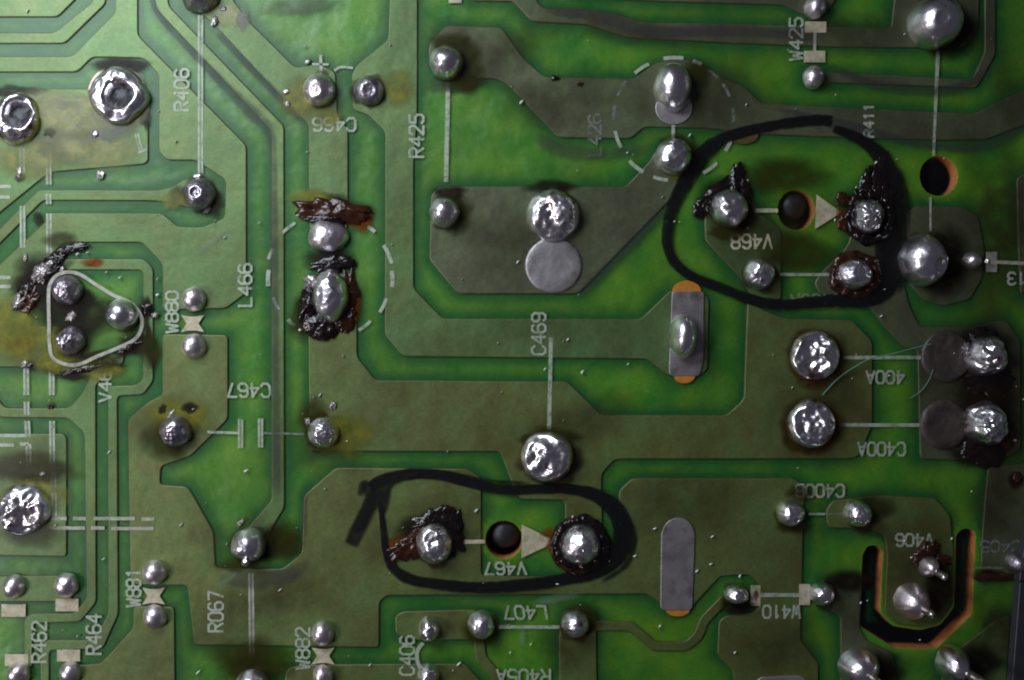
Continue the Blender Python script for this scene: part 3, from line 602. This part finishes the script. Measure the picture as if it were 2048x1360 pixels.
for a in ((150, 230, 145, 48, 'amber_flux'), (55, 320, 70, 45, 'amber_flux'), (120, 285, 60, 35, 'olive_flux'), (455, 30, 38, 30, 'amber_flux'), (486, 40, 14, 26, 'olive_flux'), (600, 195, 50, 45, 'amber_flux'), (655, 235, 34, 22, 'amber_flux'),
          (795, 175, 40, 40, 'amber_flux'), (935, 130, 34, 62, 'olive_flux'), (900, 85, 45, 25, 'olive_flux'), (910, 428, 38, 46, 'olive_flux'), (900, 385, 40, 18, 'dark_flux'), (920, 165, 50, 22, 'olive_flux'),
          (1100, 372, 60, 16, 'dark_flux'), (1395, 150, 30, 34, 'olive_flux'), (1380, 315, 34, 36, 'olive_flux'), (1365, 355, 30, 14, 'amber_flux'), (360, 390, 28, 24, 'olive_flux'), (420, 405, 30, 30, 'dark_flux'),
          (60, 690, 90, 50, 'amber_flux'), (190, 300, 110, 40, 'amber_flux'), (20, 640, 60, 60, 'amber_flux'), (100, 210, 80, 36, 'amber_flux'), (215, 255, 60, 30, 'olive_flux'), (120, 730, 60, 20, 'amber_flux'), (205, 720, 40, 20, 'olive_flux'), (70, 985, 80, 50, 'amber_flux'), (260, 215, 40, 50, 'amber_flux'), (350, 400, 34, 20, 'amber_flux'), (60, 930, 90, 30, 'olive_flux'), (300, 700, 26, 40, 'olive_flux'), (620, 395, 50, 22, 'amber_flux'), (720, 440, 30, 30, 'orange_flux'), (600, 640, 30, 50, 'olive_flux'), (660, 520, 60, 26, 'dark_flux'), (640, 620, 60, 60, 'dark_flux'), (680, 425, 80, 30, 'dark_flux'), (850, 1070, 74, 52, 'dark_flux'), (800, 1095, 40, 24, 'orange_flux'), (1440, 400, 56, 50, 'dark_flux'), (1755, 380, 40, 60, 'dark_flux'), (80, 560, 70, 60, 'dark_flux'), (150, 735, 80, 18, 'dark_flux'), (270, 690, 50, 24, 'dark_flux'), (1632, 716, 60, 58, 'orange_flux'), (1626, 852, 60, 58, 'orange_flux'), (40, 690, 40, 20, 'orange_flux'), (120, 480, 40, 20, 'olive_flux'), (185, 525, 26, 11, 'orange_flux'), (205, 740, 50, 22, 'amber_flux'), (170, 630, 80, 60, 'dark_flux'), (120, 610, 70, 50, 'dark_flux'),
          (355, 830, 75, 45, 'amber_flux'), (340, 880, 60, 46, 'olive_flux'), (625, 830, 40, 45, 'olive_flux'), (690, 870, 60, 50, 'amber_flux'), (60, 945, 110, 24, 'olive_flux'), (60, 1060, 70, 40, 'olive_flux'), (380, 815, 20, 14, 'dark_flux'),
          (540, 1085, 60, 40, 'dark_flux'), (470, 1130, 45, 18, 'olive_flux'), (570, 1080, 40, 46, 'olive_flux'), (505, 1335, 62, 34, 'dark_flux'), (505, 1320, 110, 50, 'olive_flux'), (1100, 872, 70, 22, 'olive_flux'),
          (660, 400, 48, 18, 'olive_flux'), (700, 610, 24, 48, 'orange_flux'), (1105, 1088, 16, 22, 'orange_flux'), (1095, 1065, 16, 12, 'orange_flux'), (920, 1085, 10, 9, 'orange_flux'), (1684, 430, 14, 20, 'orange_flux'), (1503, 421, 9, 8, 'orange_flux'),
          (1160, 1088, 64, 60, 'dark_flux'), (1460, 430, 60, 56, 'dark_flux'), (1450, 465, 40, 16, 'olive_flux'), (1560, 350, 110, 40, 'olive_flux'), (1740, 430, 62, 60, 'dark_flux'), (1712, 552, 56, 48, 'dark_flux'), (1600, 505, 80, 44, 'olive_flux'),
          (1975, 800, 75, 130, 'dark_flux'), (1960, 690, 70, 50, 'dark_flux'), (1950, 910, 60, 26, 'dark_flux'), (1890, 520, 70, 80, 'dark_flux'), (1620, 848, 66, 62, 'olive_flux'), (1632, 712, 64, 60, 'olive_flux'), (1600, 985, 34, 18, 'olive_flux'), (1900, 60, 60, 66, 'dark_flux'),
          (1740, 1015, 60, 34, 'olive_flux'), (1700, 1160, 60, 24, 'dark_flux'), (1475, 1215, 45, 18, 'dark_flux'), (1585, 1050, 40, 20, 'olive_flux'), (1160, 1235, 48, 36, 'olive_flux'), (960, 1262, 42, 36, 'olive_flux'), (1880, 1180, 40, 60, 'dark_flux'), (1760, 1340, 60, 40, 'dark_flux'), (1950, 1330, 60, 50, 'dark_flux'),
          (1512, 1190, 5, 12, 'orange_flux'), (1975, 1150, 60, 14, 'dark_flux'), (1690, 560, 14, 12, 'orange_flux'), (1455, 265, 10, 6, 'orange_flux'), (2030, 960, 20, 20, 'dark_flux')):
    fl(*a)
blob('haze_patch', 1110, 1197, 60, 12, 'pale_haze', 0.0535, -8, 0.2, 0.7, 2); blob('haze_patch', 1045, 1275, 8, 22, 'pale_haze', 0.0535, 0, 0.2, 0.7, 3); blob('haze_patch', 430, 480, 50, 8, 'pale_haze', 0.0535, -40, 0.3, 0.8, 5); blob('haze_patch', 455, 1160, 44, 7, 'pale_haze', 0.0535, -40, 0.3, 0.8, 6)

for a in ((2000, 430, 70, 230), (2010, 420, 60, 160), (1990, 1230, 80, 110), (2000, 1260, 70, 90), (2015, 200, 60, 120), (1990, 640, 90, 120), (2010, 900, 60, 200), (1560, 470, 170, 90), (1930, 780, 130, 170), (1985, 480, 80, 130), (1990, 1010, 70, 90), (650, 890, 110, 70), (335, 860, 120, 80), (1050, 490, 180, 90), (1420, 190, 170, 80), (520, 1210, 170, 80), (1350, 1010, 140, 70), (110, 690, 140, 60), (160, 280, 150, 70),  # brown stains; those at the right edge also paint in the light falloff
          (1000, 105, 130, 60), (1250, 60, 180, 40), (1640, 780, 130, 120), (1840, 1120, 110, 120), (60, 930, 120, 60), (1160, 840, 160, 60), (900, 90, 70, 60), (1700, 60, 130, 50), (620, 200, 80, 60), (1100, 200, 130, 60), (870, 1060, 140, 80), (1560, 1300, 120, 60), (1130, 1300, 70, 60), (480, 1080, 120, 70)):
    blob('stain_and_falloff', a[0], a[1], a[2], a[3], 'brown_haze_and_falloff', 0.0418 + 0.0001 * (a[0] % 9), (a[0] * 7) % 40 - 20, 0.3, 0.85, a[0] * 0.01)
rr_ = random.Random(9)
for (x, y, r_) in ((637, 178, 33), (738, 180, 31), (893, 122, 35), (889, 423, 32), (1348, 311, 38), (1461, 415, 38), (1521, 547, 31), (1851, 519, 53), (1876, 40, 53), (241, 628, 32), (132, 580, 31), (139, 682, 29), (348, 863, 33), (645, 866, 32), (495, 1092, 36), (868, 1088, 40), (1162, 1090, 42), (1583, 1028, 28), (1718, 1028, 28), (1474, 1190, 24), (1646, 1189, 25), (963, 1252, 28), (1152, 1250, 29), (397, 387, 33), (1632, 711, 54), (1624, 848, 53), (1096, 914, 56), (235, 190, 62)):
    blob('flux_rim', x + rr_.uniform(-2, 5), y + rr_.uniform(0, 6), r_ + rr_.uniform(4, 9), r_ + rr_.uniform(4, 9), 'rim_flux', 0.0528, 0, 0.25, 0.2, x * 0.02)
def lump(cx, cy, rx, ry, h, mat, rot=0, wob=0.35, sc=5.0, seed=0, label=None, name='flux_and_hollow_lump'):
    vs, fs = [], []; NS, NR = 64, 16; c, sn = math.cos(R(rot)), math.sin(R(rot))
    sd = cx * 0.017 + cy * 0.031 + seed
    def put(t, th):
        k = 1 + wob * nz(math.cos(th) * 2.0 + sd, math.sin(th) * 2.0, sd, 1, 4) * 2.2
        x, y = math.cos(th) * rx * t * k, math.sin(th) * ry * t * k
        X, Y = cx + x * c - y * sn, cy + x * sn + y * c
        z = (0.75 if mat == 'grey_flux' or mat[:6] == 'solder' else 0.40) * h * (1 - t ** 2) ** 0.5 * (0.80 + 0.85 * nz(X / 100 * sc * 0.6, Y / 100 * sc * 0.6, sd, 1, 3)) 
        return P(X, Y, 0.05 + max(z, -0.04 if t > 0.98 else 0.003))
    vs.append(put(0, 0))
    for i in range(1, NR + 1):
        for s in range(NS): vs.append(put(i / NR, 2 * math.pi * s / NS))
    for s in range(NS): fs.append((0, 1 + s, 1 + (s + 1) % NS))
    for i in range(NR - 1):
        a = 1 + i * NS
        for s in range(NS): fs.append((a + s, a + NS + s, a + NS + (s + 1) % NS, a + (s + 1) % NS))
    return link(name, mesh(name, vs, fs), mat, root, label)
B_, RD, GR = 'burnt_flux', 'red_flux', 'grey_flux'
lump(242, 193, 25, 23, 0.22, 'black_body', 0, 0.15, 3, 1); lump(40, 230, 23, 23, 0.22, 'black_body', 0, 0.15, 3, 1)  # black fill paints the dark inside the two hollow joints
lump(672, 420, 74, 26, 0.28, RD, 8, label='cracked red-brown flux crust above the dull oval joint'); lump(655, 437, 45, 13, 0.26, B_, 5); lump(640, 655, 38, 26, 0.34, B_, 15, 0.15, label='black flux drop under the bright oblong joint')
lump(618, 605, 20, 46, 0.30, B_, 10); lump(662, 527, 44, 18, 0.20, B_, -10); lump(690, 640, 20, 30, 0.2, RD, 30); lump(700, 580, 18, 40, 0.12, RD)
lump(622, 565, 18, 16, 0.22, GR, -30)
lump(835, 1078, 62, 24, 0.26, RD, -42, label='dark red flux crust left of the lower diode joint'); lump(868, 1042, 48, 28, 0.28, B_, -20); lump(905, 1070, 24, 44, 0.22, B_, 0); lump(812, 1098, 34, 17, 0.20, RD, -10)
def flux_ring(cx, cy, rx, ry, w_, h_, mat, seed):
    pts = [(cx + math.cos(t) * rx * (1 + 0.12 * nz(math.cos(t) * 1.5, math.sin(t) * 1.5, seed)), cy + math.sin(t) * ry * (1 + 0.12 * nz(math.cos(t) * 1.5, math.sin(t) * 1.5, seed + 3)), w_ * (1 + 0.8 * nz(math.cos(t) * 2, math.sin(t) * 2, seed + 5))) for t in [2 * math.pi * i / 28 for i in range(29)]]
    ribbon('flux_ring', pts, mat, 0.045, edge=0.35, jit=0.25, seed=seed, per=5, heights=lambda x, y, o_: (1 - o_ * o_) * h_ * (1 + 1.2 * nz(x * 0.06, y * 0.06, seed, 1, 3)))
flux_ring(1161, 1089, 47, 46, 26, 0.13, B_, 2.0); flux_ring(1158, 1092, 52, 50, 14, 0.09, RD, 7.0)
flux_ring(1711, 550, 43, 39, 22, 0.11, RD, 4.0); flux_ring(1741, 433, 42, 46, 22, 0.12, B_, 6.0)
lump(1430, 388, 48, 14, 0.26, B_, -42, label='black spiky flux flake above the left diode joint'); lump(1470, 362, 16, 34, 0.24, B_, 15); lump(1400, 420, 16, 18, 0.16, B_); lump(1490, 378, 12, 24, 0.2, B_, -20)
lump(1733, 365, 14, 36, 0.20, B_, 10); lump(1760, 350, 16, 48, 0.14, B_, 10); lump(1770, 390, 22, 26, 0.2, B_); lump(1715, 395, 10, 18, 0.18, B_)
lump(1686, 398, 16, 14, 0.20, RD); lump(1688, 448, 14, 16, 0.16, RD)
lump(1965, 672, 26, 16, 0.30, B_); lump(1938, 700, 16, 14, 0.34, GR); lump(1985, 765, 48, 26, 0.14, B_); lump(1965, 905, 46, 30, 0.20, B_); lump(2010, 870, 20, 30, 0.18, RD); lump(1935, 860, 16, 34, 0.16, B_, 30)
lump(1850, 1108, 30, 17, 0.26, RD, -30); lump(1862, 1100, 14, 16, 0.3, RD); lump(1885, 1120, 14, 12, 0.16, RD); lump(1990, 1155, 40, 8, 0.08, RD); lump(2035, 955, 10, 12, 0.1, RD)
# scorched ridge beside the transistor outline
for q_, (x, y, a_, b_, t_) in enumerate(((145, 497, 30, 10, -14), (112, 516, 30, 13, -32), (84, 543, 28, 14, -44), (56, 575, 30, 13, -48), (36, 606, 20, 13, -60), (60, 600, 26, 16, -50), (100, 545, 30, 12, -38))):
    lump(x, y, a_, b_, 0.16, (B_, B_, GR, B_, GR, RD, B_)[q_], t_, 0.4, 7, q_, 'scorched crust beside the transistor outline' if q_ == 0 else None)
fl(75, 565, 80, 34, 'dark_flux', -42, 0.35, 0.45)
for (x, y, a_, b_, h_, m_, r_) in ((170, 600, 13, 20, 0.12, GR, 20), (142, 633, 17, 12, 0.16, GR, -40), (293, 618, 14, 18, 0.18, B_, 0), (310, 630, 10, 9, 0.14, GR, 0), (300, 690, 8, 40, 0.16, GR, -8), (258, 695, 36, 14, 0.16, B_, -20), (180, 716, 26, 11, 0.16, GR, -20), (160, 740, 60, 10, 0.12, B_, -10),
                               (105, 732, 20, 14, 0.14, GR, 0), (150, 752, 22, 8, 0.12, GR, 0), (50, 728, 12, 12, 0.14, GR, 0), (215, 735, 24, 8, 0.1, GR, -10), (250, 130, 42, 12, 0.10, GR, 5), (225, 128, 30, 12, 0.14, GR, -8), (25, 180, 42, 10, 0.14, GR, 0), (290, 235, 8, 18, 0.14, GR, 0), (190, 268, 11, 9, 0.12, DU, -40),
                               (98, 265, 9, 8, 0.08, GR, 0), (38, 345, 7, 14, 0.08, GR, 0), (38, 355, 10, 6, 0.1, GR, 0), (75, 438, 9, 11, 0.1, GR, 0), (50, 515, 6, 14, 0.08, GR, 10), (120, 538, 14, 8, 0.12, GR, 0), (100, 812, 9, 8, 0.08, RD, 0), (343, 828, 14, 7, 0.12, GR, -50), (325, 818, 6, 8, 0.08, GR, 20), (665, 812, 13, 9, 0.16, GR, -50), (615, 842, 9, 10, 0.14, GR, 0),
                               (572, 183, 9, 7, 0.14, MA, -20), (575, 207, 9, 9, 0.12, GR, 0), (430, 42, 10, 12, 0.16, GR, 20), (447, 17, 9, 7, 0.1, GR, 0), (616, 123, 10, 6, 0.1, GR, -30), (415, 420, 12, 7, 0.12, GR, -50), (395, 352, 14, 6, 0.12, MA, 0), (200, 350, 12, 11, 0.04, GR, 0), (1110, 156, 7, 6, 0.1, B_, 0), (1160, 168, 9, 6, 0.04, RD, 0),
                               (85, 948, 9, 6, 0.1, GR, -20), (60, 730, 10, 8, 0.12, B_, 0), (480, 1045, 12, 5, 0.05, GR, -40), (1335, 760, 1, 1, 0.01, B_, 0)):
    if m_ == GR and (int(x + y) % 3 == 0 or max(a_, b_) > 18): fl(x, y, a_ * 1.5, b_ * 1.4, 'dark_flux', r_, 0.4, 0.4)
    elif m_ == B_: fl(x, y, a_ * 1.3, b_ * 1.3, 'dark_flux', r_, 0.4, 0.4); lump(x, y, a_ * 0.8, b_ * 0.7, h_ * 0.7, m_, r_, 0.35, 9, 1)
    else: lump(x, y, a_ * 0.72, b_ * 0.72, h_ * 0.5, m_, r_, 0.35, 9, 1)

# ---------------------------------------------------------------- marker rings
def marker(pts, mat='marker_ink', z=0.0605, fade=6, edge=0.25, label=None, name='marker_stroke', seed=1, dz=0.004):
    return ribbon(name, pts, mat, z, edge=edge, fade=fade, jit=0.10, seed=seed, label=label, dz=dz)
marker([(1666, 243, 26), (1640, 240, 24), (1600, 243, 24), (1550, 250, 22), (1490, 263, 24), (1440, 280, 28), (1408, 305, 34), (1385, 335, 36), (1364, 372, 30), (1345, 412, 26), (1335, 455, 24), (1335, 495, 22), (1352, 528, 22), (1385, 553, 22), (1440, 575, 22), (1500, 598, 24), (1560, 610, 24), (1610, 606, 26), (1670, 602, 30), (1735, 598, 34), (1772, 575, 44), (1784, 530, 46), (1780, 470, 48), (1786, 410, 46), (1783, 360, 42), (1764, 318, 38), (1735, 288, 28), (1698, 268, 22), (1664, 256, 16)], label='black marker ring drawn round the upper diode', seed=2)
marker([(738, 978, 26), (765, 960, 26), (820, 948, 24), (880, 950, 24), (945, 966, 24), (1005, 980, 22), (1070, 978, 22), (1135, 978, 22), (1190, 990, 30), (1230, 1020, 42), (1246, 1065, 44), (1232, 1110, 44), (1190, 1142, 36), (1130, 1158, 26), (1050, 1168, 24), (960, 1174, 22), (880, 1168, 22), (825, 1160, 24), (788, 1138, 22), (772, 1100, 18), (765, 1050, 12), (760, 1000, 10)], label='black marker ring drawn round the lower diode', seed=5)
marker([(700, 1092, 30), (714, 1060, 34), (735, 1018, 34), (756, 976, 30)], 'marker_ink_dry', 0.0650, edge=0.35, seed=7); marker([(718, 992, 12), (728, 968, 20), (740, 1000, 26), (722, 1040, 24), (708, 1066, 14)], 'marker_ink_dry', 0.0675, edge=0.4, seed=9); marker([(764, 1028, 18), (766, 990, 28), (780, 962, 24), (840, 946, 10)], 'marker_ink_dry', 0.0695, edge=0.35, seed=11)

marker([(1796, 330, 10), (1812, 400, 16), (1808, 470, 18), (1806, 540, 16), (1796, 590, 12)], 'marker_ink_dry', 0.0665, edge=0.5, seed=21, fade=20)
marker([(1755, 350, 14), (1764, 420, 26), (1758, 500, 22), (1762, 560, 14)], 'marker_ink_dry', 0.0672, edge=0.5, seed=22, fade=20)
marker([(1262, 1040, 8), (1268, 1080, 12), (1250, 1130, 12), (1200, 1165, 8)], 'marker_ink_dry', 0.0668, edge=0.5, seed=23, fade=20)
marker([(880, 941, 8), (980, 962, 10), (1060, 966, 8)], 'marker_ink_dry', 0.0669, edge=0.5, seed=24, fade=20); marker([(860, 1176, 8), (980, 1184, 10), (1120, 1172, 8)], 'marker_ink_dry', 0.0671, edge=0.5, seed=25, fade=20)
# ---------------------------------------------------------------- specks
rnd = random.Random(4)
def speck(cx, cy, l, w_, ang, mat='speck_white'):
    vs, fs = [], []; c, s = math.cos(R(ang)), math.sin(R(ang)); b_ = P(cx, cy, 0.055); k = 7
    for ring, zz in ((1, 0.0), (0.8, 0.02), (0.35, 0.032)):
        for i in range(k):
            th = 2 * math.pi * i / k; x, y = math.cos(th) * l / 200 * ring, math.sin(th) * w_ / 200 * ring * (1 + 0.4 * rnd.random())
            vs.append((b_.x + x * c - y * s, b_.y + x * s + y * c, 0.05 + zz))
    for r_ in range(2):
        for i in range(k): fs.append((r_ * k + i, r_ * k + (i + 1) % k, (r_ + 1) * k + (i + 1) % k, (r_ + 1) * k + i))
    fs.append(tuple(range(2 * k, 3 * k)))
    return vs, fs
for (x, y, l, w_, a_) in ((55, 22, 10, 5, 60), (425, 48, 10, 8, 60), (610, 92, 7, 4, 40), (1043, 204, 12, 8, 40), (1036, 524, 10, 6, 50), (1136, 679, 8, 6, 40), (1090, 738, 9, 5, 50), (1165, 744, 11, 7, 50), (1256, 728, 7, 4, 40), (492, 942, 12, 7, 20), (953, 1021, 12, 7, 40), (1310, 1057, 10, 5, 20), (1425, 1073, 10, 5, 30), (1394, 1142, 10, 6, 40), (1270, 1112, 9, 5, 20), (1422, 1128, 9, 4, 20),
                         (1320, 1252, 8, 5, 40), (1480, 1152, 9, 6, 60), (1763, 632, 9, 5, 30), (918, 1328, 13, 6, 40), (740, 1330, 9, 4, 40), (396, 1345, 14, 5, 45), (362, 1050, 12, 4, 40), (207, 1118, 10, 4, 30), (470, 1075, 10, 5, 30), (493, 1062, 10, 4, 30), (240, 555, 9, 5, 30), (315, 558, 7, 4, 60), (315, 590, 9, 8, 0), (155, 508, 9, 6, 20), (175, 505, 8, 4, 20), (218, 905, 11, 5, 50), (1255, 305, 7, 4, 30), (1410, 1165, 1, 1, 0),
                         (1380, 270, 10, 6, 50), (1712, 375, 8, 4, 50), (1752, 325, 9, 7, 40), (1470, 335, 16, 4, 60), (1435, 375, 12, 4, 30), (1398, 405, 16, 4, 40), (1944, 670, 10, 4, 20), (2030, 880, 10, 7, 0), (1470, 1305, 8, 4, 40), (1730, 455, 6, 4, 0), (1775, 445, 8, 3, 20), (600, 660, 8, 8, 0), (640, 790, 10, 4, 45), (1145, 1034, 9, 4, 60), (1115, 1168, 9, 5, 0), (560, 1180, 10, 4, 30), (1106, 156, 5, 4, 0)):
    v, f = speck(x, y, l * 0.95, w_ * 0.62, a_); link('solder_speck', mesh('solder_speck', v, f), 'speck_white')
vs, fs = [], []
JS = ((235, 190), (45, 1020), (395, 390), (140, 630), (660, 500), (345, 860), (650, 860), (500, 1090), (870, 1080), (1160, 1090), (1460, 410), (1740, 420), (1975, 780), (1860, 1150))
for i in range(120):
    x, y = rnd.uniform(10, 2000), rnd.uniform(10, 1350)
    if i % 2: q_ = rnd.choice(JS); x, y = q_[0] + rnd.gauss(0, 55), q_[1] + rnd.gauss(0, 55); l = rnd.choice((2.5, 3, 3.6, 4.5, 6.5))
    v, f = speck(x, y, l, l * 0.34, rnd.gauss(42, 14)); b0 = len(vs); vs += v; fs += [tuple(q + b0 for q in ff) for ff in f]
d = link('dust', mesh('dust', vs, fs), 'speck_white'); d['kind'] = 'stuff'

# ---------------------------------------------------------------- loose thread and the chassis rail beside the board
def thread(pts, r_, name, label, mat, zf):
    sp = spline([Vector((x, y, z)) for x, y, z in pts], 10); vs, fs = [], []; k = 8
    W = [P(p.x, p.y, p.z) for p in sp]
    for i, p in enumerate(W):
        t = (W[min(len(W) - 1, i + 1)] - W[max(0, i - 1)]).normalized(); n1 = t.cross(Vector((0, 0, 1))).normalized(); n2 = t.cross(n1)
        for s in range(k):
            th = 2 * math.pi * s / k; vs.append(p + (n1 * math.cos(th) + n2 * math.sin(th)) * r_)
        if i:
            for s in range(k): a = (i - 1) * k; fs.append((a + s, a + (s + 1) % k, a + k + (s + 1) % k, a + k + s))
    o = link(name, mesh(name, vs, fs), mat, None); o['label'] = label; o['category'] = 'thread'; return o
thread([(1645, 790, 0.08), (1680, 754, 0.10), (1735, 720, 0.16), (1790, 706, 0.18), (1845, 692, 0.16), (1862, 688, 0.14)], 0.012, 'loose_thread', 'pale green thread lying across two printed lines between the crumpled joints and the stained lands', 'thread_green', 0)
thread([(1820, 796, 0.07), (1842, 782, 0.08), (1858, 760, 0.09), (1866, 740, 0.16)], 0.008, 'loose_thread', 'short hair-thin green thread curling below the upper stained land', 'thread_green', 0)

ch = bpy.data.objects.new('chassis_rail', None); COL.objects.link(ch); ch.location = P(2040, 1200, 0)
ch['label'] = 'blue-grey metal rail running past the right edge of the board'; ch['category'] = 'metal rail'
def quadbox(name, top, bottom, z0, z1, mat, bev=0.03):
    a = [P(x, y, z1) for x, y in top]; vs = a + [Vector((p.x, p.y, z0)) for p in a]
    bm = bmesh.new(); bv = [bm.verts.new(v) for v in vs]
    bm.faces.new(bv[:4]); bm.faces.new(bv[7:3:-1])
    for i in range(4): bm.faces.new((bv[i], bv[4 + i], bv[4 + (i + 1) % 4], bv[(i + 1) % 4]))
    bmesh.ops.recalc_face_normals(bm, faces=bm.faces[:]); bmesh.ops.bevel(bm, geom=bm.edges[:], offset=bev, segments=3, affect='EDGES', profile=0.5)
    me = bpy.data.meshes.new(name); bm.to_mesh(me); bm.free(); me.transform(Matrix.Translation(-ch.location))
    return link(name, me, mat, ch, smooth=False)
quadbox('rail_wall', [(2056, 1030), (2040, 1165), (2022, 1400), (2130, 1400), (2130, 1030)][1:4] + [(2130, 1165)], None, 0.05, 0.30, 'chassis_metal')
quadbox('rail_flange', [(2056, 1050), (2038, 1164), (2130, 1163), (2130, 1050)], None, 0.05, 0.29, 'chassis_metal')
